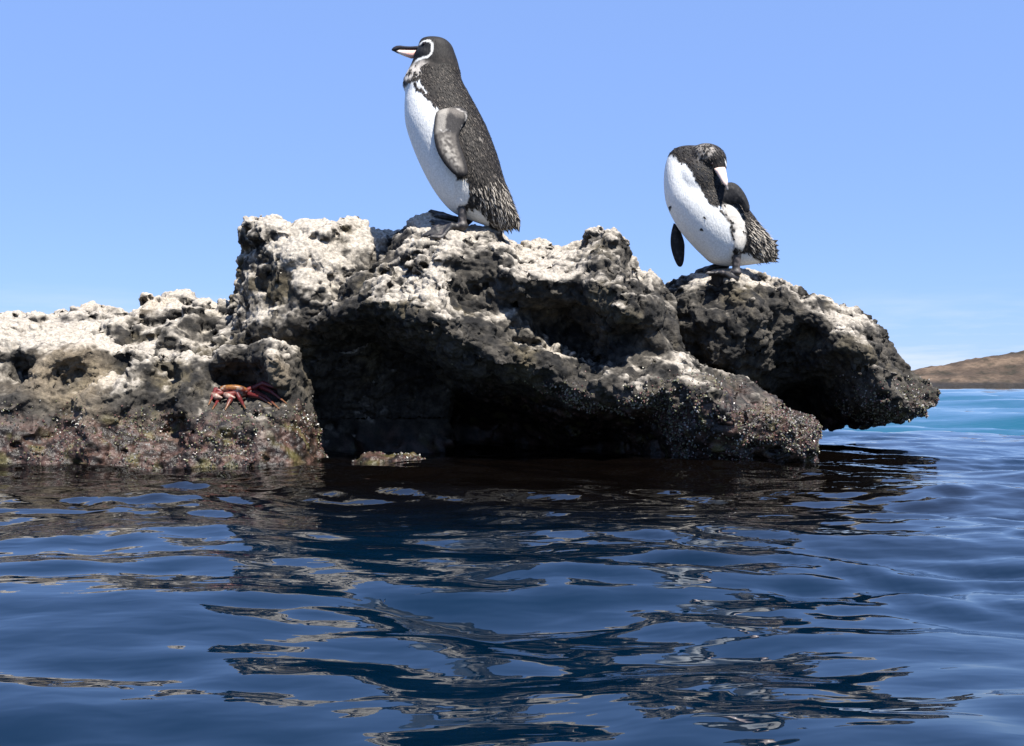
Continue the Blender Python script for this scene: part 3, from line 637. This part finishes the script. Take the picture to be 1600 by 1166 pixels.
face = [(232, 120), (262, 117), (292, 112), (313, 124), (320, 150), (314, 180), (290, 196), (255, 200), (214, 224), (196, 230), (190, 180)]
c = mixc(c, [0.008, 0.008, 0.010], sstep(4, -4, poly_sd(uv + wob * 0.4, face)))
ring = [(256, 120), (285, 111), (308, 111), (321, 126), (326, 150), (321, 180), (304, 200), (280, 205), (250, 208), (214, 228)]
c = mixc(c, WHITE, sstep(7.0, 3.5, line_d(uv + wob * 0.4, ring)) * sstep(236, 268, uv[:, 0] + 0.35 * np.minimum(uv[:, 1], 160) - 40))
set_col(me, np.clip(c, 0.006, 0.85)); add('body', rel(me, base1), M_PLUME, peng1)
rng = np.random.default_rng(11); vb = v - base1
lum = c.mean(1); msk = (lum < 0.28) * (uv[:, 1] > 235) * (poly_sd(uv, face) > 12)
flow1 = lambda p: np.array([0.30, 0, -1.0])
def tone1(p, r):
    a = r.uniform(0.6, 1.4); t = r.random()
    tip = np.array([0.17, 0.145, 0.12]) if t < 0.2 else np.array([0.055, 0.046, 0.039]) if t < 0.5 else np.array([0.014, 0.012, 0.011])
    return DARK * a, tip * r.uniform(0.7, 1.2)
feathers('back_plumage', vb, n, msk.astype(float), 6500, peng1, rng, flow1, tone=tone1)
rm = (sstep(60, -40, poly_sd(uv, [(560, 900), (730, 860), (775, 1040), (640, 1060)])) * (lum < 0.4))
def tone_rump(p, r):
    t = r.random(); return (DARK if t > 0.55 else np.array([0.16, 0.14, 0.115])), (np.array([0.50, 0.45, 0.38]) if t < 0.55 else np.array([0.12, 0.105, 0.09])) * r.uniform(0.7, 1.1)
feathers('rump_plumage', vb, n, rm + 1e-9, 1000, peng1, rng, flow1, L=(0.012, 0.024), wid=0.002, lift=0.30, tone=tone_rump)
def tail(root, tips, Y, zoom, base, parent, wz=0.004):
    VV = []; FF = []; CC = []
    for (rt, tp, dy) in tips:
        a = P(*zoom(rt), Y) - base; b = P(*zoom(tp), Y) - base; a[1] += dy * 0.6; b[1] += dy
        ax = b - a; s = np.cross(ax, [0, 1, 0]); s = s / np.linalg.norm(s) * wz; yv = np.array([0, 0.0035, 0]); o = len(VV)
        m_ = a * 0.35 + b * 0.65
        VV += [a + s, a + yv, a - s, a - yv, m_ + s * .9, m_ + yv * .7, m_ - s * .9, m_ - yv * .7, b]
        for k in range(4): FF += [[o + k, o + (k + 1) % 4, o + 4 + (k + 1) % 4], [o + k, o + 4 + (k + 1) % 4, o + 4 + k], [o + 4 + k, o + 4 + (k + 1) % 4, o + 8]]
        CC += [np.array([0.03, 0.027, 0.025]) * random.uniform(0.6, 1.8)] * 9
    add('tail', make_mesh('tail', np.array(VV), np.array(FF), np.array(CC)), M_FEATH, parent)
tips = []
for i in range(15):
    u = i / 14; tips.append(((640 + 118 * u, 1015 - 10 * u), (672 + 104 * u + random.uniform(-5, 5), 1088 + random.uniform(-10, 14) - 8 * u), (0.022 * math.sin(i * 2.4))))
tail(None, tips, Y1, zoom1, base1, peng1)
# flippers
fl = [(420, 462), (372, 474), (350, 500), (341, 560), (339, 620), (350, 690), (384, 760), (436, 822), (478, 840), (506, 832), (513, 808), (500, 752), (478, 690), (468, 636), (482, 584), (508, 540), (506, 500), (470, 470)]
for sgn in (-1, 1):
    def ysurf(xz, sgn=sgn):
        pz = HZ - (xz[:, 1] - CH) / Y1 * F; vz = (pz - 30) * 3.3325
        return Y1 + sgn * np.interp(vz, [440, 520, 620, 720, 840], [0.066, 0.086, 0.095, 0.100, 0.102])
    V_, F_, pw = blade(fl, Y1, zoom1, ysurf, 0.0085, 0.022)
    dd = -poly_sd(V_[:, [0, 2]], pw); u_ = side_uv(V_, Y1, inv1); nz = perlin(V_ * 130, 9)
    cc = mixc(np.tile([0.020, 0.018, 0.018], (len(V_), 1)), [0.13, 0.115, 0.10], sstep(0.006, 0.013, dd + 0.002 * nz) * (0.75 + 0.25 * nz))
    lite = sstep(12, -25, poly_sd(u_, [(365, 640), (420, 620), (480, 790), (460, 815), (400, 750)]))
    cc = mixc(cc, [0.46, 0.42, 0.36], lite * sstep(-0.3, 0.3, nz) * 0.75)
    cc = mixc(cc, [0.42, 0.39, 0.34], sstep(15, -15, poly_sd(u_, [(360, 500), (410, 475), (400, 600), (350, 620)])) * 0.5)
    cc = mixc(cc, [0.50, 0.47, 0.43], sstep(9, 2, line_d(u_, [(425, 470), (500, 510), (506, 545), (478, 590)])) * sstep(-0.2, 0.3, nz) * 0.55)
    cc = mixc(cc, [0.035, 0.032, 0.031], sstep(6, -6, poly_sd(u_ + 6 * np.c_[nz, nz], [(402, 545), (420, 505), (450, 535), (492, 545), (470, 590), (452, 625), (400, 610)])))
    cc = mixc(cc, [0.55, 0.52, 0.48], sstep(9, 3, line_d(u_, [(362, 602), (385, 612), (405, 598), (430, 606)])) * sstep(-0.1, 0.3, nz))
    o = add('flipper', make_mesh('flipper', V_ - base1, F_, cc), M_PLUME, peng1)
# feet
for sgn, off in ((-1, 0), (1, 0.010)):
    hl = P(*zoom1((478, 1045)), Y1) + np.array([off, sgn * 0.042, dz1])
    hh = bvh_main.ray_cast(Vector((hl[0], hl[1], hl[2] + 0.1)), Vector((0, 0, -1)), 0.2)
    if hh[0] is not None: hl[2] = np.clip(hh[0].z + 0.010, hl[2] - 0.03, hl[2] + 0.02)
    an = P(*zoom1((478, 955)), Y1) + np.array([off, sgn * 0.042, dz1])
    V_, F_, cc = foot(an, hl, -1.0, sgn * 0.10, 0.100, bvh=bvh_main, r=0.0085)
    add('foot', make_mesh('foot', V_ - base1 - np.array([0, 0, dz1]), F_, cc), M_SKIN, peng1)
# head details
z3 = lambda x, y: P(590 + x / 9.72, 40 + y / 9.72, Y1) - base1
def beak_rows(tops, bots, wd):
    rows = []
    for (tx, ty), (bx, by), w in zip(tops, bots, wd):
        a, b = z3(tx, ty), z3(bx, by); rows.append(((a + b) / 2, (a - b) / 2, np.array([0, w, 0])))
    return rows
def part(name, rows, mat, col, parent, **kw):
    VV, FF = loft_rows(rows); cols = np.tile(col, (len(VV), 1)) if np.ndim(col) == 1 else col(VV)
    return add(name, make_mesh(name, VV, FF, cols), mat, parent, **kw)
up = part('upper_beak', beak_rows([(690, 222), (600, 247), (500, 252), (420, 248), (345, 236), (285, 240), (240, 262), (212, 292)], [(690, 330), (600, 318), (500, 310), (420, 306), (345, 306), (290, 325), (245, 325), (216, 312)], [.0105, .0098, .0085, .0075, .0066, .0058, .0042, .0015]), M_BEAK, np.array([0.022, 0.018, 0.020]), peng1, label='black upper half of the beak with hooked tip')
def lowcol(VV):
    u = 590 + 0; px = (VV[:, 0] + base1[0]) / Y1 * F + 800; zx = (px - 590) * 9.72
    c_ = mixc(np.tile([0.80, 0.46, 0.38], (len(VV), 1)), [0.86, 0.72, 0.62], sstep(470, 350, zx)); return mixc(c_, [0.015, 0.015, 0.02], sstep(318, 292, zx))
part('lower_beak', beak_rows([(660, 300), (570, 300), (480, 303), (400, 304), (330, 305), (285, 318), (250, 322)], [(600, 400), (520, 436), (465, 418), (400, 394), (340, 368), (295, 350), (255, 330)], [.0095, .0092, .0082, .0072, .0064, .005, .002]), M_BEAK, lowcol, peng1, label='pink lower half of the beak')
import bmesh
def ball(name, c, r, mat, parent):
    bm = bmesh.new(); bmesh.ops.create_icosphere(bm, subdivisions=3, radius=r, matrix=Matrix.Translation(Vector(c)))
    m = bpy.data.meshes.new(name); bm.to_mesh(m); bm.free(); m.polygons.foreach_set('use_smooth', np.full(len(m.polygons), True)); return add(name, m, mat, parent)
tree1 = BVHTree.FromPolygons([tuple(x) for x in vb], [tuple(p.vertices) for p in me.polygons])
for sgn in (-1, 1):
    e = z3(716, 268); hh = tree1.ray_cast(Vector((e[0], sgn * 0.3, e[2])), Vector((0, -sgn, 0)))
    yy_ = hh[0].y if hh[0] is not None else sgn * 0.03
    ball('eye', (e[0], yy_ - sgn * 0.0015, e[2]), 0.0052, M_EYE, peng1)
# ---- preening penguin
Y2 = 2.92; k2 = Y2 / F / 5.068 * 1.5
S2 = [((225, 116), (300, 110), 10), ((165, 142), (400, 132), 60), ((124, 190), (460, 180), 84), ((100, 262), (490, 262), 94), ((89, 345), (520, 352), 106), ((90, 450), (612, 455), 126), ((106, 560), (696, 552), 142), ((150, 668), (758, 630), 148),
      ((214, 778), (812, 700), 146), ((298, 880), (858, 762), 138), ((388, 974), (902, 814), 122), ((480, 1048), (932, 850), 100), ((640, 1068), (960, 882), 74), ((780, 1056), (978, 930), 48), ((860, 1044), (985, 985), 26), ((925, 1034), (975, 1024), 8)]
def z2p(x, y, dy=0.0):
    q_ = P(*zoom2((x, y)), Y2); return np.array((q_[0], q_[1] + dy, q_[2]))
mm = Y2 / F / 5.068
blobs = [(z2p(420, 236, -0.026), (0.054, 0.052, 0.043), Matrix.Rotation(0.30, 3, 'Y')), (z2p(470, 290, -0.036), (0.034, 0.034, 0.034), I3),
         (z2p(345, 420, -0.030), (0.058, 0.046, 0.080), Matrix.Rotation(-0.35, 3, 'Y')),
         (z2p(636, 880, -0.052), (0.024, 0.026, 0.046), Matrix.Rotation(0.12, 3, 'Y')), (z2p(600, 900, 0.052), (0.024, 0.026, 0.046), I3)]
me = penguin_body(S2, zoom2, Y2, k2, blobs, it=22)
base2 = z2p(600, 1080); h = bvh_right.ray_cast(Vector((base2[0], base2[1], 1.5)), Vector((0, 0, -1)))
dz2 = float(np.clip((h[0].z + 0.004) - base2[2], -0.02, 0.02)) if h[0] is not None else 0.0
peng2 = bpy.data.objects.new('penguin', None); COL.objects.link(peng2); peng2.empty_display_size = 0.1
peng2.location = base2 + np.array([0, 0, dz2])
peng2['label'] = 'hunched penguin preening with its head turned back over its shoulder'; peng2['category'] = 'penguin'; peng2['group'] = 'penguins on the rocks'
v = coords(me); n = normals(me); uv = side_uv(v, Y2, inv2); wob = np.c_[perlin(v * 55, 11), perlin(v * 55, 12)] * 20 + np.c_[perlin(v * 170, 13), perlin(v * 170, 14)] * 9
q = uv + wob; n1 = perlin(v * 80, 15); n2 = perlin(v * 30, 16)
c = mixc(np.tile(DARK * 0.9, (len(v), 1)), [0.095, 0.078, 0.064], sstep(-0.2, 0.6, n1))
c = mixc(c, [0.30, 0.26, 0.21], sstep(0.0, 0.5, n1 + 0.4 * n2) * sstep(80, -60, poly_sd(uv, [(640, 640), (780, 640), (940, 860), (900, 1000), (740, 960)])) * 0.7)
c = mixc(c, WHITE, sstep(9, -9, poly_sd(q, [(60, 215), (150, 195), (172, 265), (232, 292), (292, 400), (352, 520), (425, 628), (505, 640), (560, 760), (592, 860), (600, 960), (610, 1080), (300, 1100), (40, 700)])))
c = mixc(c, [0.60, 0.56, 0.50], sstep(12, -14, poly_sd(q, [(500, 610), (580, 612), (640, 660), (690, 760), (705, 900), (680, 970), (604, 960), (588, 800), (540, 700)])) * np.clip(0.85 + 0.35 * n1, 0, 1))
c = mixc(c, [0.09, 0.075, 0.065], sstep(15, 5, line_d(q, [(455, 640), (500, 672), (545, 730), (590, 800), (598, 880)])) * np.clip(0.7 + n1, 0, 1))
c = mixc(c, WHITE * 0.95, sstep(8, -8, poly_sd(uv + wob * 0.4, [(640, 985), (740, 985), (800, 1020), (850, 1042), (800, 1090), (600, 1100)])))
for sx, sy in ((368, 718), (350, 806), (128, 612)): c = mixc(c, [0.03, 0.03, 0.03], sstep(12, 7, np.hypot(uv[:, 0] - sx, uv[:, 1] - sy)) * (v[:, 1] < Y2))
head = sstep(20, -20, poly_sd(q, [(130, 195), (150, 140), (220, 100), (400, 105), (520, 180), (570, 300), (560, 400), (450, 420), (300, 400), (230, 290), (170, 265)]))
c = mixc(c, [0.020, 0.018, 0.018], head * 0.85)
c = mixc(c, [0.010, 0.010, 0.012], sstep(18, -18, poly_sd(q, [(240, 290), (450, 330), (560, 400), (600, 470), (540, 620), (430, 622), (350, 515), (290, 400)])))  # black under the head: its cast shadow painted in, plus dark flipper base
c = mixc(c, [0.26, 0.235, 0.21], sstep(18, -12, poly_sd(q, [(310, 150), (430, 135), (470, 200), (410, 250), (350, 290), (315, 240)])) * np.clip(0.6 + 0.8 * n1, 0, 1))
c = mixc(c, WHITE * 0.9, sstep(11, 5, line_d(uv, [(538, 262), (556, 300), (556, 350)])) * (v[:, 1] < Y2 - 0.02))
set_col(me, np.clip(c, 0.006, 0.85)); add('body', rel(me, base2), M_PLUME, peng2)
vb = v - base2; lum = c.mean(1); msk = ((lum < 0.25) * (uv[:, 1] > 140) * np.where(uv[:, 1] < 420, 0.5, 1.0)).astype(float)
flow2 = lambda p: np.array([0.65, 0, -0.8])
def tone2(p, r):
    a = r.uniform(0.5, 1.3); t = r.random()
    tip = np.array([0.15, 0.125, 0.10]) if t < 0.16 else np.array([0.055, 0.045, 0.037]) if t < 0.45 else np.array([0.014, 0.012, 0.011])
    return DARK * a, tip * r.uniform(0.7, 1.2)
rng = np.random.default_rng(12)
feathers('back_plumage', vb, n, msk, 4200, peng2, rng, flow2, tone=tone2, L=(0.007, 0.012))
rm = sstep(70, -50, poly_sd(uv, [(720, 780), (880, 780), (970, 880), (930, 1020), (780, 980)])) * (lum < 0.5)
feathers('rump_plumage', vb, n, rm + 1e-9, 700, peng2, rng, flow2, L=(0.012, 0.024), wid=0.0022, lift=0.40, tone=tone_rump)
tips = []
for i in range(14):
    u = i / 13; tips.append(((880 + 50 * u, 1000 - 120 * u), (1005 - 22 * u + random.uniform(-14, 8), 1038 - 175 * u + random.uniform(-12, 12)), 0.025 * math.sin(i * 2.4)))
tail(None, tips, Y2, zoom2, base2, peng2, wz=0.0045)
nearf = [(470, 500), (520, 452), (590, 446), (640, 478), (684, 540), (712, 610), (718, 655), (702, 682), (672, 668), (645, 622), (600, 606), (540, 616), (480, 600)]
farf = [(186, 700), (230, 740), (272, 850), (276, 930), (270, 1010), (250, 1056), (216, 1046), (180, 965), (160, 870), (166, 780)]
def black_flipper(poly, ysurf, parent, base):
    V_, F_, pw = blade(poly, Y2, zoom2, ysurf, 0.009, 0.02); nz = perlin(V_ * 110, 19)
    cc = mixc(np.tile([0.010, 0.010, 0.012], (len(V_), 1)), [0.035, 0.032, 0.032], sstep(0, 0.5, nz))
    add('flipper', make_mesh('flipper', V_ - base, F_, cc), M_PLUME, parent)
x470 = z2p(470, 500)[0]
black_flipper(nearf, lambda xz: Y2 - 0.070 - 0.10 * np.clip(xz[:, 0] - x470, 0, 1), peng2, base2)
black_flipper(farf, lambda xz: Y2 + 0.050 + 0.0 * xz[:, 0], peng2, base2)
for sgn, (ax, ay), (hx, hy) in ((-1, (640, 950), (628, 1062)), (1, (600, 960), (590, 1062))):
    hl = z2p(hx, hy, sgn * 0.048) + np.array([0, 0, dz2]); hh = bvh_right.ray_cast(Vector((hl[0], hl[1], hl[2] + 0.1)), Vector((0, 0, -1)), 0.25)
    if hh[0] is not None: hl[2] = np.clip(hh[0].z + 0.010, hl[2] - 0.03, hl[2] + 0.03)
    an = z2p(ax, ay, sgn * 0.050) + np.array([0, 0, dz2])
    V_, F_, cc = foot(an, hl, -1.0, -0.35, 0.088, bvh=bvh_right, r=0.0085)
    add('foot', make_mesh('foot', V_ - base2 - np.array([0, 0, dz2]), F_, cc), M_SKIN, peng2)
zb = lambda x, y, dy: z2p(x, y, dy) - base2
rows = []
for t, w in ((0, .0155), (0.15, .0145), (0.35, .0120), (0.6, .0085), (0.82, .005), (1.0, .0018)):
    c0 = zb(492 + 42 * t, 330 + 190 * t, -0.064 - 0.045 * t + 0.006 * t * t); rows.append((c0, np.array([w, 0, 0.1 * w]), np.array([0, w * 0.85, 0])))
def bcol(VV):
    zz = (VV[:, 2] - rows[-1][0][2]) / (rows[0][0][2] - rows[-1][0][2]); c_ = np.tile([0.72, 0.55, 0.47], (len(VV), 1)); c_ = mixc(c_, [0.03, 0.03, 0.035], sstep(0.38, 0.22, zz)); return mixc(c_, [0.62, 0.55, 0.5], sstep(0.06, 0.0, zz))
part('beak', rows, M_BEAK, bcol, peng2, label='pale pink beak with dark tip tucked down')
tree2 = BVHTree.FromPolygons([tuple(x) for x in vb], [tuple(p.vertices) for p in me.polygons])
for ex, ey in ((430, 300), (540, 320)):
    e = zb(ex, ey, 0); hh = tree2.ray_cast(Vector((e[0], -0.4, e[2])), Vector((0, 1, 0)))
    if hh[0] is not None: ball('eye', (e[0], hh[0].y + 0.0015, e[2]), 0.0048, M_EYE, peng2)

# ------------------------------------------------------------------ crab on the ledge
def on_shore(px, py, up=0.0):
    d_ = Vector(((px - 800) / F, 1, (HZ - py) / F)); d_.normalize(); hh = bvh_shore.ray_cast(Vector((0, 0, CH)), d_)
    return np.array(hh[0]) + np.array([0, -0.5 * up, up]) if hh[0] is not None else P(px, py, 2.5)
cc0 = on_shore(368, 622, 0.016)
crab = bpy.data.objects.new('crab', None); COL.objects.link(crab); crab.location = cc0; crab.empty_display_size = 0.05
crab['label'] = 'red and orange crab with pale belly clinging to the brown ledge'; crab['category'] = 'crab'
Mr = np.array(Matrix.Rotation(math.radians(-28), 3, 'X'))
def shell(p):
    d_ = ellipsoid(p, (0, 0, 0), (0.037, 0.029, 0.0135), Mr)
    return smin(d_, ellipsoid(p, (-0.024, -0.006, 0.001), (0.017, 0.018, 0.012), Mr), 0.008)
V_, F_ = sdf_net(shell, (-0.055, -0.045, -0.035), (0.05, 0.045, 0.035), 0.0022)
cr = mixc(np.tile([0.17, 0.028, 0.022], (len(V_), 1)), [0.22, 0.095, 0.025], sstep(0.001, 0.012, V_[:, 2] + 0.004 * perlin(V_ * 80, 1)))
cr = mixc(cr, [0.32, 0.33, 0.34], sstep(0.016, 0.008, np.hypot(V_[:, 0] - 0.012, (V_[:, 2] + 0.004) * 1.5) + 0.003 * perlin(V_ * 120, 2)))
pz_ = perlin(V_ * 150, 6); cr = mixc(cr, [0.05, 0.02, 0.02], sstep(0.05, 0.4, pz_) * 0.8); cr = mixc(cr, [0.30, 0.27, 0.24], sstep(0.25, 0.5, perlin(V_ * 110, 8)) * 0.7)
add('carapace', make_mesh('carapace', V_, F_, cr), M_CRAB, crab)
def limb(pts, rads, name, col0, col1):
    pts = [np.array(p_, float) for p_ in pts]
    def f(p):
        d_ = None
        for k_ in range(len(pts) - 1):
            e_ = capsule(p, pts[k_], pts[k_ + 1], rads[k_], rads[k_ + 1]); d_ = e_ if d_ is None else smin(d_, e_, 0.0015)
        return d_
    A = np.array(pts); V_, F_ = sdf_net(f, A.min(0) - 0.012, A.max(0) + 0.012, 0.0019)
    t_ = np.linalg.norm(V_ - A[0], axis=1) / np.linalg.norm(A[-1] - A[0]); cl = mixc(np.tile(col0, (len(V_), 1)), col1, sstep(0.6, 1.0, t_) * 0.9)
    add(name, make_mesh(name, V_, F_, cl), M_CRAB, crab)
RED = np.array([0.095, 0.014, 0.014]); ORG = [0.17, 0.085, 0.035]
for i, (tx, ty, kx, ky) in enumerate(((448, 632, 404, 608), (436, 640, 400, 618), (424, 634, 392, 622), (452, 622, 412, 604))):
    kn = on_shore(kx, ky, 0.008) - cc0; tp = on_shore(tx, ty, 0.002) - cc0; rt = np.array([0.024, -0.008 + 0.008 * i, 0.0])
    limb([rt, kn, kn * .5 + tp * .5 + np.array([0, 0, 0.006]), tp], [0.0062, 0.0066, 0.0045, 0.0018], 'leg', RED * random.uniform(.8, 1.3), ORG)
for i, (tx, ty, kx, ky) in enumerate(((326, 634, 338, 614), (332, 641, 346, 624), (352, 642, 360, 632), (384, 640, 376, 630))):
    kn = on_shore(kx, ky, 0.009) - cc0; tp = on_shore(tx, ty, 0.002) - cc0; rt = np.array([-0.020 + 0.010 * i, -0.016, -0.004])
    limb([rt, kn, tp], [0.006, 0.0056, 0.0018], 'leg', RED * random.uniform(.8, 1.3), ORG)
for sx in (-0.028, 0.004):
    rt = np.array([sx, -0.022, -0.004]); limb([rt, rt + [(-0.016), -0.012, -0.004], rt + [(-0.006), -0.024, -0.008], rt + [0.008, -0.026, -0.011]], [0.006, 0.0075, 0.0085, 0.003], 'claw', np.array([0.15, 0.035, 0.028]), [0.28, 0.19, 0.15])
for sx in (-0.034, -0.022): ball('eye', (sx, -0.020, 0.010), 0.0032, M_EYE, crab)
